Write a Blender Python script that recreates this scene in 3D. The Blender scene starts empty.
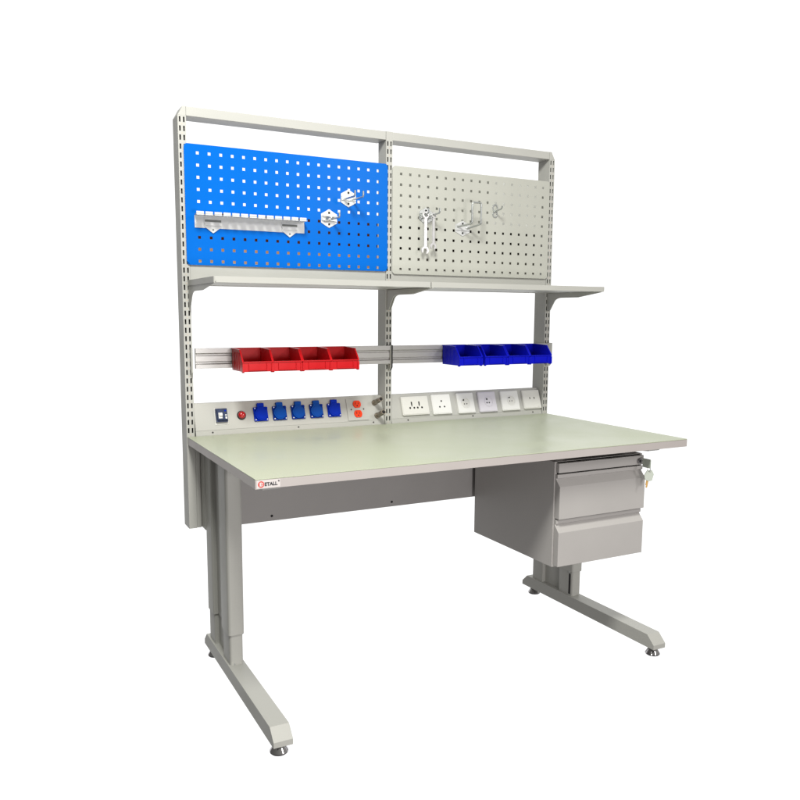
import bpy, bmesh, math
from mathutils import Vector, Matrix
from math import sin, cos, pi, radians

sc = bpy.context.scene
COL = sc.collection
V = Vector

# ------------------------------------------------------------------ materials
def mat(name, col, rough=0.5, metal=0.0, var=0.03, vscale=6.0, bump=0.0, bscale=900.0,
        coat=0.0, coat_rough=0.2, spec=0.5, speck=0.0, speck_scale=500.0, rvar=0.05, stretch=None, alpha_trans=0.0):
    m = bpy.data.materials.new(name)
    m.use_nodes = True
    nt = m.node_tree
    N, L = nt.nodes, nt.links
    b = N["Principled BSDF"]
    b.inputs["Roughness"].default_value = rough
    b.inputs["Metallic"].default_value = metal
    b.inputs["Specular IOR Level"].default_value = spec
    b.inputs["Coat Weight"].default_value = coat
    b.inputs["Coat Roughness"].default_value = coat_rough
    if alpha_trans:
        b.inputs["Transmission Weight"].default_value = alpha_trans
    tc = N.new("ShaderNodeTexCoord")
    mp = N.new("ShaderNodeMapping")
    L.new(tc.outputs["Object"], mp.inputs["Vector"])
    if stretch:
        mp.inputs["Scale"].default_value = stretch
    n1 = N.new("ShaderNodeTexNoise")
    n1.inputs["Scale"].default_value = vscale
    n1.inputs["Detail"].default_value = 4
    L.new(mp.outputs[0], n1.inputs["Vector"])
    mr = N.new("ShaderNodeMapRange")
    mr.inputs["From Min"].default_value = 0.3
    mr.inputs["From Max"].default_value = 0.7
    mr.inputs["To Min"].default_value = 1 - var
    mr.inputs["To Max"].default_value = 1 + var
    L.new(n1.outputs["Fac"], mr.inputs["Value"])
    src = mr.outputs["Result"]
    if speck:
        n2 = N.new("ShaderNodeTexNoise")
        n2.inputs["Scale"].default_value = speck_scale
        n2.inputs["Detail"].default_value = 2
        L.new(tc.outputs["Object"], n2.inputs["Vector"])
        m2 = N.new("ShaderNodeMapRange")
        m2.inputs["From Min"].default_value = 0.35
        m2.inputs["From Max"].default_value = 0.65
        m2.inputs["To Min"].default_value = 1 - speck
        m2.inputs["To Max"].default_value = 1 + speck * 0.6
        L.new(n2.outputs["Fac"], m2.inputs["Value"])
        mu = N.new("ShaderNodeMath")
        mu.operation = 'MULTIPLY'
        L.new(src, mu.inputs[0])
        L.new(m2.outputs["Result"], mu.inputs[1])
        src = mu.outputs[0]
    hs = N.new("ShaderNodeMix")
    hs.data_type = 'RGBA'
    hs.blend_type = 'MULTIPLY'
    hs.inputs["Factor"].default_value = 1.0
    hs.inputs["A"].default_value = (*col, 1)
    cb = N.new("ShaderNodeCombineColor")
    for i in range(3):
        L.new(src, cb.inputs[i])
    L.new(cb.outputs[0], hs.inputs["B"])
    L.new(hs.outputs["Result"], b.inputs["Base Color"])
    if rvar:
        r2 = N.new("ShaderNodeMapRange")
        r2.inputs["From Min"].default_value = 0.3
        r2.inputs["From Max"].default_value = 0.7
        lo, hi = (0.29, 1.0) if rough >= 0.28 else (0.02, 0.26)
        r2.inputs["To Min"].default_value = max(lo, rough - rvar)
        r2.inputs["To Max"].default_value = min(hi, rough + rvar)
        L.new(n1.outputs["Fac"], r2.inputs["Value"])
        L.new(r2.outputs["Result"], b.inputs["Roughness"])
    if bump:
        nb = N.new("ShaderNodeTexNoise")
        nb.inputs["Scale"].default_value = bscale
        nb.inputs["Detail"].default_value = 2
        L.new(mp.outputs[0], nb.inputs["Vector"])
        bp = N.new("ShaderNodeBump")
        bp.inputs["Strength"].default_value = bump
        bp.inputs["Distance"].default_value = 0.0006
        L.new(nb.outputs["Fac"], bp.inputs["Height"])
        L.new(bp.outputs[0], b.inputs["Normal"])
    return m

PAINT = mat("light grey powder coat", (0.435, 0.435, 0.407), 0.46, var=0.025, bump=0.12, bscale=700, speck=0.03, speck_scale=900)
BOARD = mat("grey pegboard powder coat", (0.44, 0.445, 0.40), 0.42, var=0.03, bump=0.10, bscale=700, speck=0.02, speck_scale=900)
BLUEB = mat("blue pegboard powder coat", (0.0003, 0.122, 0.53), 0.30, var=0.03, bump=0.05, bscale=600, rvar=0.02, spec=0.06)
LAM = mat("pale green laminate", (0.430, 0.462, 0.348), 0.38, spec=0.40, var=0.035, vscale=5.0, speck=0.05, speck_scale=420, rvar=0.09)
EDGE = mat("edge band plastic", (0.45, 0.415, 0.40), 0.45, var=0.03, speck=0.02)
PED = mat("grey drawer paint", (0.435, 0.420, 0.407), 0.48, var=0.025, bump=0.18, bscale=600, speck=0.05, speck_scale=800)
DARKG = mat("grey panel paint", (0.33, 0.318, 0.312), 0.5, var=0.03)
ALU = mat("brushed aluminium", (0.50, 0.49, 0.485), 0.45, metal=0.6, var=0.05, vscale=30, stretch=(1, 40, 40), bump=0.05, bscale=60)
ZINC = mat("zinc plated steel", (0.50, 0.52, 0.51), 0.30, metal=0.8, var=0.06, vscale=40)
WZINC = mat("pale zinc sheet", (0.60, 0.61, 0.61), 0.40, metal=0.25, var=0.05, vscale=40)
CHROME = mat("chrome", (0.38, 0.37, 0.38), 0.09, metal=1.0, var=0.02, rvar=0.03)
BLACK = mat("black plastic", (0.012, 0.012, 0.013), 0.45, var=0.1)
HOLE = mat("painted dark opening", (0.010, 0.009, 0.009), 0.8, var=0.1)  # near-black colour stands in for shade inside holes, slots and gaps
RED = mat("red bin plastic", (0.50, 0.004, 0.008), 0.34, spec=0.3, var=0.05, vscale=14, bump=0.05, bscale=300)
BLU = mat("blue bin plastic", (0.003, 0.006, 0.44), 0.34, spec=0.12, var=0.05, vscale=14, bump=0.05, bscale=300)
SOCK = mat("blue socket plastic", (0.0008, 0.024, 0.40), 0.38, spec=0.06, var=0.05, vscale=40)
SOCK_D = mat("dark blue socket plastic", (0.0008, 0.026, 0.26), 0.42, spec=0.06, var=0.05, vscale=40)
SOCK_L = mat("mid blue socket lid", (0.0008, 0.060, 0.34), 0.34, spec=0.08, var=0.05, vscale=40)
NAVY = mat("navy breaker plastic", (0.008, 0.022, 0.075), 0.35, var=0.1, vscale=60)
WHITE = mat("white plastic", (0.74, 0.74, 0.72), 0.32, var=0.02)
IVORY = mat("ivory plastic", (0.66, 0.655, 0.62), 0.34, var=0.02)
LILAC = mat("cool white plastic", (0.63, 0.61, 0.66), 0.3, var=0.02)
ORANGE = mat("orange receptacle plastic", (0.78, 0.045, 0.004), 0.4, spec=0.2, var=0.05, vscale=60)
REDL = mat("red lamp lens", (0.42, 0.003, 0.005), 0.15, var=0.05, coat=0.6, coat_rough=0.05)
BRASS = mat("brass", (0.30, 0.18, 0.05), 0.4, metal=0.5, var=0.1, vscale=60)
NICKEL = mat("nickel plated brass", (0.25, 0.22, 0.175), 0.30, metal=1.0, var=0.1, vscale=60)
KEYP = mat("grey green key plastic", (0.40, 0.44, 0.38), 0.4, var=0.05, vscale=50)
SCREW = mat("blackened screw", (0.06, 0.058, 0.055), 0.4, metal=0.6, var=0.1)
TAN = mat("hole plug tan", (0.62, 0.47, 0.38), 0.6, var=0.1)
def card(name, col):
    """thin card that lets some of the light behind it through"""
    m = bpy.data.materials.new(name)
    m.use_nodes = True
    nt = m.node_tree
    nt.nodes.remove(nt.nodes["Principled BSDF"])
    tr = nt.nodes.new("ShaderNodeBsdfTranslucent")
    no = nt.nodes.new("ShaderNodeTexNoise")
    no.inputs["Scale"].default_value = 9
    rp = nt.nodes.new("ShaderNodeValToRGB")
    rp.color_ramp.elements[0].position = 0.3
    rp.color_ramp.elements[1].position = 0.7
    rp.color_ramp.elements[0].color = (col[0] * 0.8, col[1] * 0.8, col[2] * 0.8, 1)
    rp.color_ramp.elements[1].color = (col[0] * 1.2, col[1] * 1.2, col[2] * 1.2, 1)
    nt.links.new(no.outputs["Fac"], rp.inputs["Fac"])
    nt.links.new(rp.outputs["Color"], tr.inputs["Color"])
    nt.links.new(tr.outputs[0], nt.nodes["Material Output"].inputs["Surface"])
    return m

CARD_BROWN = card("brown added card", (0.27, 0.155, 0.085))
CARD_TAN = card("tan added card", (0.72, 0.55, 0.38))
CARD_GREY = card("grey added card", (0.50, 0.50, 0.46))
CARD_PALE = card("pale added card", (0.80, 0.80, 0.76))
CARD_DARK = card("dark added card", (0.075, 0.065, 0.055))
CARD_MID = card("mid grey added card", (0.26, 0.25, 0.22))
STK_W = mat("white sticker", (0.62, 0.58, 0.57), 0.3, var=0.01)
STK_R = mat("red sticker ink", (0.60, 0.035, 0.02), 0.35, var=0.02)
STK_K = mat("black sticker ink", (0.012, 0.012, 0.016), 0.4, var=0.02)

# ------------------------------------------------------------------ mesh builder
class MB:
    def __init__(s):
        s.bm = bmesh.new()
        s.mi = 0
        s.T = Matrix.Identity(4)

    def m(s, i):
        s.mi = i
        return s

    def _v(s, p):
        return s.bm.verts.new(s.T @ V(p))

    def _f(s, vs):
        try:
            f = s.bm.faces.new(vs)
            f.material_index = s.mi
            return f
        except ValueError:
            return None

    def box(s, x0, x1, y0, y1, z0, z1):
        v = [s._v(p) for p in ((x0, y0, z0), (x1, y0, z0), (x1, y1, z0), (x0, y1, z0),
                               (x0, y0, z1), (x1, y0, z1), (x1, y1, z1), (x0, y1, z1))]
        for q in ((3, 2, 1, 0), (4, 5, 6, 7), (0, 1, 5, 4), (1, 2, 6, 5), (2, 3, 7, 6), (3, 0, 4, 7)):
            s._f([v[i] for i in q])
        return s

    def prism(s, poly, axis, a0, a1):
        """closed 2-D outline extruded along an axis ('x': outline is y,z; 'y': x,z; 'z': x,y)"""
        def P(p, a):
            return {'x': (a, p[0], p[1]), 'y': (p[0], a, p[1]), 'z': (p[0], p[1], a)}[axis]
        A = [s._v(P(p, a0)) for p in poly]
        B = [s._v(P(p, a1)) for p in poly]
        s._f(A[::-1])
        s._f(B)
        n = len(poly)
        for i in range(n):
            s._f([A[i], A[(i + 1) % n], B[(i + 1) % n], B[i]])
        return s

    def ring(s, outer, inner, axis, a0, a1):
        """two outlines with the same number of points, extruded: a plate with a hole"""
        def P(p, a):
            return {'x': (a, p[0], p[1]), 'y': (p[0], a, p[1]), 'z': (p[0], p[1], a)}[axis]
        R = [[s._v(P(p, a)) for p in o] for o in (outer, inner) for a in (a0, a1)]
        n = len(outer)
        for i in range(n):
            j = (i + 1) % n
            for a, b in ((0, 1), (1, 3), (3, 2), (2, 0)):
                s._f([R[a][i], R[a][j], R[b][j], R[b][i]])
        return s

    def cyl(s, p0, p1, r0, r1=None, n=24):
        return s.lathe(p0, p1, [(0, r0), (1, r0 if r1 is None else r1)], n)

    def lathe(s, p0, p1, prof, n=24):
        """profile of (fraction along p0->p1, radius), capped"""
        p0, p1 = V(p0), V(p1)
        d = p1 - p0
        u = d.normalized().orthogonal().normalized()
        w = d.normalized().cross(u)
        rs = []
        for t, r in prof:
            c = p0 + d * t
            rs.append([s._v(c + (u * cos(2 * pi * k / n) + w * sin(2 * pi * k / n)) * r) for k in range(n)])
        for a, b in zip(rs, rs[1:]):
            for k in range(n):
                s._f([a[k], a[(k + 1) % n], b[(k + 1) % n], b[k]])
        s._f(rs[0][::-1])
        s._f(rs[-1])
        return s

    def tube(s, pts, r, n=10, closed=False):
        pts = [V(p) for p in pts]
        rs = []
        N = len(pts)
        up = None
        for i, p in enumerate(pts):
            a = pts[(i - 1) % N] if (closed or i > 0) else p
            b = pts[(i + 1) % N] if (closed or i < N - 1) else p
            d = (b - a).normalized()
            if up is None:
                up = d.orthogonal().normalized()
            up = (up - d * up.dot(d)).normalized()
            w = d.cross(up)
            rs.append([s._v(p + (up * cos(2 * pi * k / n) + w * sin(2 * pi * k / n)) * r) for k in range(n)])
        pairs = list(zip(rs, rs[1:])) + ([(rs[-1], rs[0])] if closed else [])
        for a, b in pairs:
            for k in range(n):
                s._f([a[k], a[(k + 1) % n], b[(k + 1) % n], b[k]])
        if not closed:
            s._f(rs[0][::-1])
            s._f(rs[-1])
        return s

    def sheet(s, x0, x1, z0, z1, y, holes, th, corner=0.0):
        """upright sheet at depth y, pierced by axis-aligned holes that sit on a grid, thickness th towards +y"""
        xs = sorted({round(v, 5) for h in holes for v in h[:2]} | {x0, x1})
        zs = sorted({round(v, 5) for h in holes for v in h[2:]} | {z0, z1})
        hs = {(round(h[0], 5), round(h[2], 5)) for h in holes}
        cache = {}

        def gv(x, z, yy):
            k = (x, z, yy)
            if k not in cache:
                cache[k] = s._v((x, yy, z))
            return cache[k]
        nx, nz = len(xs) - 1, len(zs) - 1
        solid = lambda i, j: 0 <= i < nx and 0 <= j < nz and (xs[i], zs[j]) not in hs
        iscorner = lambda i, j: corner and i in (0, nx - 1) and j in (0, nz - 1)
        for i in range(nx):
            for j in range(nz):
                if not solid(i, j):
                    continue
                a, b, c, d = (xs[i], zs[j]), (xs[i + 1], zs[j]), (xs[i + 1], zs[j + 1]), (xs[i], zs[j + 1])
                loop = [a, b, c, d]
                if iscorner(i, j):
                    px, pz = (xs[0] if i == 0 else xs[-1]), (zs[0] if j == 0 else zs[-1])
                    k = loop.index((px, pz))
                    sx, sz = (1 if i == 0 else -1), (1 if j == 0 else -1)
                    cx, cz = px + sx * corner, pz + sz * corner
                    arc = [(cx - sx * corner * cos(t), cz - sz * corner * sin(t)) for t in [pi / 2 * q / 6 for q in range(7)]]
                    prev = loop[k - 1]
                    if abs(prev[0] - px) > 1e-9:      # arriving along x: start on the horizontal edge
                        arc = arc[::-1]
                    loop = loop[:k] + arc + loop[k + 1:]
                F = [gv(p[0], p[1], y) for p in loop]
                Bk = [gv(p[0], p[1], y + th) for p in loop]
                s._f(F)
                s._f(Bk[::-1])
                n = len(loop)
                nb = {(a, b): (i, j - 1), (b, c): (i + 1, j), (c, d): (i, j + 1), (d, a): (i - 1, j)}
                for q in range(n):
                    e = (loop[q], loop[(q + 1) % n])
                    if e in nb and solid(*nb[e]):
                        continue
                    s._f([F[(q + 1) % n], F[q], Bk[q], Bk[(q + 1) % n]])
        return s

    def text(s, body, size, x, z, y, depth=0.0003, bold=0.0):
        cu = bpy.data.curves.new("lettering", 'FONT')
        cu.body = body
        cu.size = size
        cu.extrude = depth
        cu.offset = bold
        o = bpy.data.objects.new("lettering", cu)
        COL.objects.link(o)
        bpy.context.view_layer.update()
        me = bpy.data.meshes.new_from_object(o.evaluated_get(bpy.context.evaluated_depsgraph_get()))
        bpy.data.objects.remove(o)
        bpy.data.curves.remove(cu)
        base = len(s.bm.verts)
        s.bm.verts.ensure_lookup_table()
        vs = [s._v((x + v.co.x, y - v.co.z, z + v.co.y)) for v in me.vertices]
        for p in me.polygons:
            s._f([vs[i] for i in p.vertices])
        bpy.data.meshes.remove(me)
        return s


def world_loc(o):
    l = V((0, 0, 0))
    while o:
        l += o.location
        o = o.parent
    return l


def part(name, mb, mats, parent=None, label=None, bevel=0.0012, seg=2, smooth=35, fixn=True):
    if not isinstance(mats, (list, tuple)):
        mats = [mats]
    off = world_loc(parent)
    for v in mb.bm.verts:
        v.co -= off
    if fixn:
        bmesh.ops.recalc_face_normals(mb.bm, faces=mb.bm.faces[:])
    me = bpy.data.meshes.new(name)
    mb.bm.to_mesh(me)
    mb.bm.free()
    for m in mats:
        me.materials.append(m)
    me.polygons.foreach_set("use_smooth", [True] * len(me.polygons))
    me.set_sharp_from_angle(angle=radians(smooth))
    o = bpy.data.objects.new(name, me)
    COL.objects.link(o)
    o.parent = parent
    if label:
        o["label"] = label
    if bevel:
        b = o.modifiers.new("soft edges", 'BEVEL')
        b.width = bevel
        b.segments = seg
        b.limit_method = 'ANGLE'
        b.angle_limit = radians(40)
        b.harden_normals = True
    return o


def tag(o, label, cat, group=None):
    o["label"] = label
    o["category"] = cat
    if group:
        o["group"] = group
    return o


def thing(name, loc, label, cat, group=None):
    o = bpy.data.objects.new(name, None)
    o.empty_display_size = 0.05
    COL.objects.link(o)
    o.location = loc
    return tag(o, label, cat, group)


# ------------------------------------------------------------------ main dimensions (metres)
W = 1.5
H = 0.764            # top of the table
UB = 0.7376          # underside of the table
YU = 0.7514          # front plane of the three uprights
YB = 0.824           # their back plane
ZT = 1.8278          # top of the frame
ZR = 1.7978          # underside of the top rail
UP = [(-0.003, 0.0235), (0.7375, 0.7635), (1.476, 1.502)]

bench = thing("workbench", (0.75, 0.40, 0), "light grey steel electronics workbench with pegboards, shelf, power sockets and hanging drawer cabinet", "workbench")

# ------------------------------------------------------------------ table top
mb = MB()
mb.m(0).box(0, W, 0, 0.7508, UB + 0.0236, H)
mb.m(1).box(0.002, W - 0.002, 0.002, 0.7465, UB, UB + 0.0236)
top = part("tabletop", mb, [LAM, EDGE], bench, bevel=0.0007)
mb = MB()
e0, e1 = UB, UB + 0.0232
mb.box(0, W, 0, 0.002, e0, e1)
mb.box(0, 0.002, 0.002, 0.7465, e0, e1)
mb.box(W - 0.002, W, 0.002, 0.7465, e0, e1)
mb.box(0, W, 0.7465, 0.7485, e0, e1)
part("edge_band", mb, EDGE, top, bevel=0.0006)

# sticker on the front edge
mb = MB()
mb.m(0).box(0.0035, 0.0650, -0.0005, 0.0, 0.7395, 0.7598)
c = (0.0150, 0.7497)
disc = [(c[0] + 0.0082 * cos(t * 2 * pi / 40), c[1] + 0.0082 * sin(t * 2 * pi / 40)) for t in range(40)]
mb.m(1).prism(disc, 'y', -0.0008, -0.0005)
# white letter D inside the disc, with its red counter
dpoly = [(c[0] - 0.0040, c[1] - 0.0050)] + [(c[0] + 0.0010 + 0.0042 * cos(a), c[1] + 0.0050 * sin(a)) for a in [(-90 + 180 * k / 14) * pi / 180 for k in range(15)]] + [(c[0] - 0.0040, c[1] + 0.0050)]
mb.m(0).prism(dpoly, 'y', -0.0010, -0.0008)
d2 = [(c[0] + 0.0006, c[1] - 0.0030)] + [(c[0] + 0.0012 + 0.0022 * cos(a), c[1] + 0.0030 * sin(a)) for a in [(-90 + 180 * k / 14) * pi / 180 for k in range(15)]] + [(c[0] + 0.0006, c[1] + 0.0030)]
mb.m(1).prism(d2, 'y', -0.0012, -0.0010)
mb.m(2).text("ETALL", 0.0122, 0.0238, 0.7453, -0.0008, 0.0002, 0.00050)
mb.m(2).text("\u00ae", 0.0055, 0.0592, 0.7535, -0.0008, 0.0002, 0.0001)
part("brand_sticker", mb, [STK_W, STK_R, STK_K], top, "small white sticker with a red disc and black capitals", bevel=0)

# ------------------------------------------------------------------ uprights and top rails
SP = 0.0278
for ui, (x0, x1) in enumerate(UP):
    cx = (x0 + x1) / 2
    mb = MB()
    holes = []
    dots = []
    k = 0
    z = 1.7856
    while z > 0.775:
        for dx in (-0.0064, 0.0064):
            holes.append((cx + dx - 0.0026, cx + dx + 0.0026, z - 0.0083, z + 0.0083))
        dots.append(z - SP / 2)
        z -= SP
    zb = 0.4485 if ui != 1 else 0.70
    YB = 0.824 if ui != 1 else 0.8150
    ztop = ZT if ui == 1 else ZR
    mb.sheet(x0, x1, zb, ztop, YU, holes, 0.002)
    mb.box(x0, x0 + 0.002, YU + 0.002, YB, zb, ztop)
    mb.box(x1 - 0.002, x1, YU + 0.002, YB, zb, ztop)
    mb.box(x0 + 0.002, x1 - 0.002, YB - 0.002, YB, zb, ztop)
    mb.m(2).box(x0 + 0.002, x1 - 0.002, YU + 0.008, YU + 0.010, zb + 0.002, ztop - 0.002)  # added black plate paints the dark inside the slots
    mb.m(1)
    for zz in dots:
        mb.cyl((cx, YU + 0.0012, zz), (cx, YU - 0.0004, zz), 0.0016, n=8)  # tan discs stand in for small round holes
    up = part("upright", mb, [PAINT, TAN, HOLE], bench, bevel=0)
    if ui != 1:
        mb = MB()
        if ui == 0:
            poly = [(x0, ZR), (x1, ZR), (x1, ZT), (x0 + 0.0165, ZT)]
        else:
            poly = [(x0, ZR), (x1, ZR), (x1 - 0.0165, ZT), (x0, ZT)]
        mb.prism(poly, 'y', YU, YB)
        part("corner_cap", mb, PAINT, up, bevel=0.0009)

for x0, x1 in ((UP[0][1], UP[1][0]), (UP[1][1], UP[2][0])):
    mb = MB()
    mb.box(x0 + 0.0004, x1 - 0.0004, YU + 0.0006, YB - 0.001, ZR, ZT - 0.0004)
    part("top_rail", mb, PAINT, bench, bevel=0.0018, seg=3)
    mb = MB()
    mb.box(x0 + 0.0004, x1 - 0.0004, YU + 0.001, YU + 0.035, 1.268, 1.3400)
    part("cross_rail", mb, PAINT, bench, bevel=0.0015)

# gusset plates joining the uprights to the legs
for s in (0, 1):
    mb = MB()
    X = (lambda a: a) if s == 0 else (lambda a: 1.5 - a)

    def bx(a, b, *r):
        p, q = sorted((X(a), X(b)))
        mb.box(p, q, *r)
    bx(0.0236, 0.0400, YU, YB - 0.002, 0.4490, UB - 0.0006)
    bx(0.0405, 0.0700, 0.7060, 0.800, 0.4490, UB - 0.0006)
    part("gusset", mb, PAINT, bench, bevel=0.003, seg=3)

# ------------------------------------------------------------------ legs
def leg(s):
    X = (lambda a: a) if s == 0 else (lambda a: 1.5 - a)
    root = None

    def column(mb, y0, y1, x0, x1, z0, z1, r):
        p, q = sorted((X(x0), X(x1)))
        o = []
        for cx, cy, a0 in ((q - r, y1 - r, 0), (p + r, y1 - r, 90), (p + r, y0 + r, 180), (q - r, y0 + r, 270)):
            for k in range(7):
                a = radians(a0 + 90 * k / 6)
                o.append((cx + r * cos(a), cy + r * sin(a)))
        mb.prism(o, 'z', z0, z1)
    # outer sleeve of two columns and a web is the leg itself
    mb = MB()
    column(mb, 0.4450, 0.5360, 0.0420, 0.0930, 0.1745, UB - 0.020, 0.010)
    column(mb, 0.6300, 0.7050, 0.0420, 0.0930, 0.1800, UB - 0.020, 0.006)
    p, q = sorted((X(0.0570), X(0.0780)))
    mb.box(p, q, 0.5360, 0.6300, 0.182, UB - 0.020)
    # arm under the table top
    p, q = sorted((X(0.0425), X(0.0925)))
    mb.prism([(0.062, UB - 0.0004), (0.062, UB - 0.006), (0.082, UB - 0.0225), (0.145, UB - 0.030), (0.72, UB - 0.030), (0.72, UB - 0.0004)], 'x', p, q)
    lg = part("leg", mb, PAINT, bench, bevel=0.0008)
    # telescoping inner column
    mb = MB()
    column(mb, 0.4490, 0.5330, 0.0460, 0.0890, 0.0763, 0.40, 0.009)
    column(mb, 0.6340, 0.7020, 0.0460, 0.0890, 0.0763, 0.40, 0.005)
    p, q = sorted((X(0.0600), X(0.0750)))
    mb.box(p, q, 0.5330, 0.6340, 0.0763, 0.40)
    mb.m(1)
    xs = X(0.0890)
    mb.box(min(xs, X(0.0893)), max(xs, X(0.0893)), 0.4590, 0.4700, 0.082, 0.165)
    mb.m(2)
    xx = X(0.0885)
    d = X(0.0925) - X(0.0885)
    mb.cyl((xx, 0.4645, 0.1715), (xx + d, 0.4645, 0.1715), 0.0050, n=16)
    mb.cyl((X(0.0600), 0.4500, 0.0800), (X(0.0600), 0.4470, 0.0800), 0.0022, n=10)
    part("inner_column", mb, [PAINT, HOLE, ZINC], lg, bevel=0.0006)
    # foot bar
    mb = MB()
    p, q = sorted((X(0.0404), X(0.0954)))
    mb.prism([(0.0107, 0.030), (0.0107, 0.0468), (0.0424, 0.0763), (0.7303, 0.0763), (0.7620, 0.0468), (0.7620, 0.030)], 'x', p, q)
    mb.m(1)
    for yy in (0.4425,):
        pass
    part("foot_bar", mb, [PAINT, HOLE], lg, bevel=0.0012, seg=3)
    cx = X(0.0660)
    for yy in (0.043, 0.716):
        mb = MB()
        mb.lathe((cx, yy, 0.0), (cx, yy, 0.030), [(0, 0.0240), (0.07, 0.0255), (0.18, 0.0255), (0.22, 0.0245), (0.80, 0.0140), (0.86, 0.0125), (0.87, 0.0065), (1, 0.0065)], 32)
        part("levelling_foot", mb, CHROME, lg, bevel=0, smooth=25)


leg(0)
leg(1)

# modesty panel and under-top frame
mb = MB()
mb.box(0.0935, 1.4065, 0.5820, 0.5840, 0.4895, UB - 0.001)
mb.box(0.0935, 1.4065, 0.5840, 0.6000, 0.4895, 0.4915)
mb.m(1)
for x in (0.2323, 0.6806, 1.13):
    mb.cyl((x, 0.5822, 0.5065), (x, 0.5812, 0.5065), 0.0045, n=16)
part("modesty_panel", mb, [DARKG, HOLE], bench, bevel=0.0006)  # frame grey darkened in colour to carry the shade under the table
mb = MB()
mb.box(0.0930, 1.4070, 0.050, 0.080, UB - 0.0092, UB - 0.0006)
part("frame_rail", mb, PAINT, bench, bevel=0.001)

# ------------------------------------------------------------------ pegboards
P = 0.038
def pegboard(x0, x1, z0, z1, hx, hz, m, label):
    mb = MB()
    h = 0.0047
    holes = [(hx + P * i - h, hx + P * i + h, hz - P * j - h, hz - P * j + h) for i in range(18) for j in range(10)]
    mb.sheet(x0, x1, z0, z1, 0.7454, holes, 0.0013, corner=0.012)
    mb.box(x0 + 0.013, x1 - 0.013, 0.7468, 0.7505, z0 + 0.0002, z0 + 0.0016)
    mb.box(x0 + 0.013, x1 - 0.013, 0.7468, 0.7505, z1 - 0.0016, z1 - 0.0002)
    return part("pegboard", mb, m, bench, label, bevel=0)

pb1 = pegboard(0.0125, 0.7412, 1.3305, 1.7128, 0.0556, 1.6853, BLUEB, "bright blue perforated pegboard")
pb2 = pegboard(0.7612, 1.4757, 1.3225, 1.7098, 0.7960, 1.6826, BOARD, "light grey perforated pegboard")
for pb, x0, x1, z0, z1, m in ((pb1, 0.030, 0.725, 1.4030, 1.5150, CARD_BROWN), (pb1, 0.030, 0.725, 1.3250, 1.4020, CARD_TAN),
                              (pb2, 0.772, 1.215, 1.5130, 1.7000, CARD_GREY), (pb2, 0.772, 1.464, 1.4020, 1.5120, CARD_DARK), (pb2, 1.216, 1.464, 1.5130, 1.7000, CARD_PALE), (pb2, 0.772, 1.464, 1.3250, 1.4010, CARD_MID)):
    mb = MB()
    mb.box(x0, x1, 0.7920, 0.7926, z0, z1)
    part("added_tone_card", mb, m, pb, bevel=0)  # added card; its tone stands in for the view through the holes

# ------------------------------------------------------------------ shelves with brackets
ZS0, ZS1 = 1.2633, 1.2815
def bracket(mb, xc, t=0.004, top=ZS0, front=0.425):
    pts = [(YU - 0.0005, top), (front, top), (front, ZS0 - 0.002), (0.560, 1.2440), (0.662, 1.2440)]
    for k in range(1, 7):
        a = radians(90 - 75 * k / 6)
        pts.append((0.662 + 0.045 * cos(a) * 1.0, 1.2440 - 0.022 + 0.022 * sin(a)))
    pts += [(0.7290, 1.196), (0.7350, 1.1905), (YU - 0.0005, 1.1905)]
    mb.prism(pts, 'x', xc - t / 2, xc + t / 2)

for i, (x0, x1) in enumerate(((0.0200, 0.7450), (0.7468, 1.4990))):
    mb = MB()
    mb.prism([(0.4300, ZS0), (0.4300, ZS1), (0.7490, ZS1), (0.7490, ZS1 - 0.002), (0.432, ZS1 - 0.002), (0.432, ZS0 + 0.0015), (0.446, ZS0 + 0.0015), (0.446, ZS0)], 'x', x0, x1)
    mb.box(x0, x0 + 0.0015, 0.446, 0.7490, ZS0, ZS1 - 0.002)
    mb.box(x1 - 0.0015, x1, 0.446, 0.7490, ZS0, ZS1 - 0.002)
    mb.box(x0 + 0.0015, x1 - 0.0015, 0.7475, 0.7490, ZS0, ZS1 - 0.002)
    mb.box(x0 + 0.0015, x1 - 0.0015, 0.446, 0.7475, ZS0 + 0.002, ZS0 + 0.0035)
    sh = part("shelf", mb, PAINT, bench, bevel=0.0006)
    mb = MB()
    if i == 0:
        bracket(mb, 0.0172, 0.0024, ZS1 - 0.0004, 0.418)
        mb.box(0.0146, 0.0158, 0.4185, YU - 0.001, ZS0 - 0.001, ZS1 - 0.0006)
        mb.box(0.0185, 0.0225, 0.4185, 0.4290, ZS0 + 0.003, ZS1 - 0.001)
        part("bracket", mb, PAINT, sh, bevel=0.0005)
        mb = MB()
        bracket(mb, 0.7425)
        part("bracket", mb, PAINT, sh, bevel=0.0005)
    else:
        bracket(mb, 0.7495)
        mb.box(0.7455, 0.7464, 0.4260, 0.4300, ZS0, ZS1 + 0.001)
        part("bracket", mb, PAINT, sh, bevel=0.0005)
        mb = MB()
        bracket(mb, 1.4845)
        part("bracket", mb, PAINT, sh, bevel=0.0005)

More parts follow.
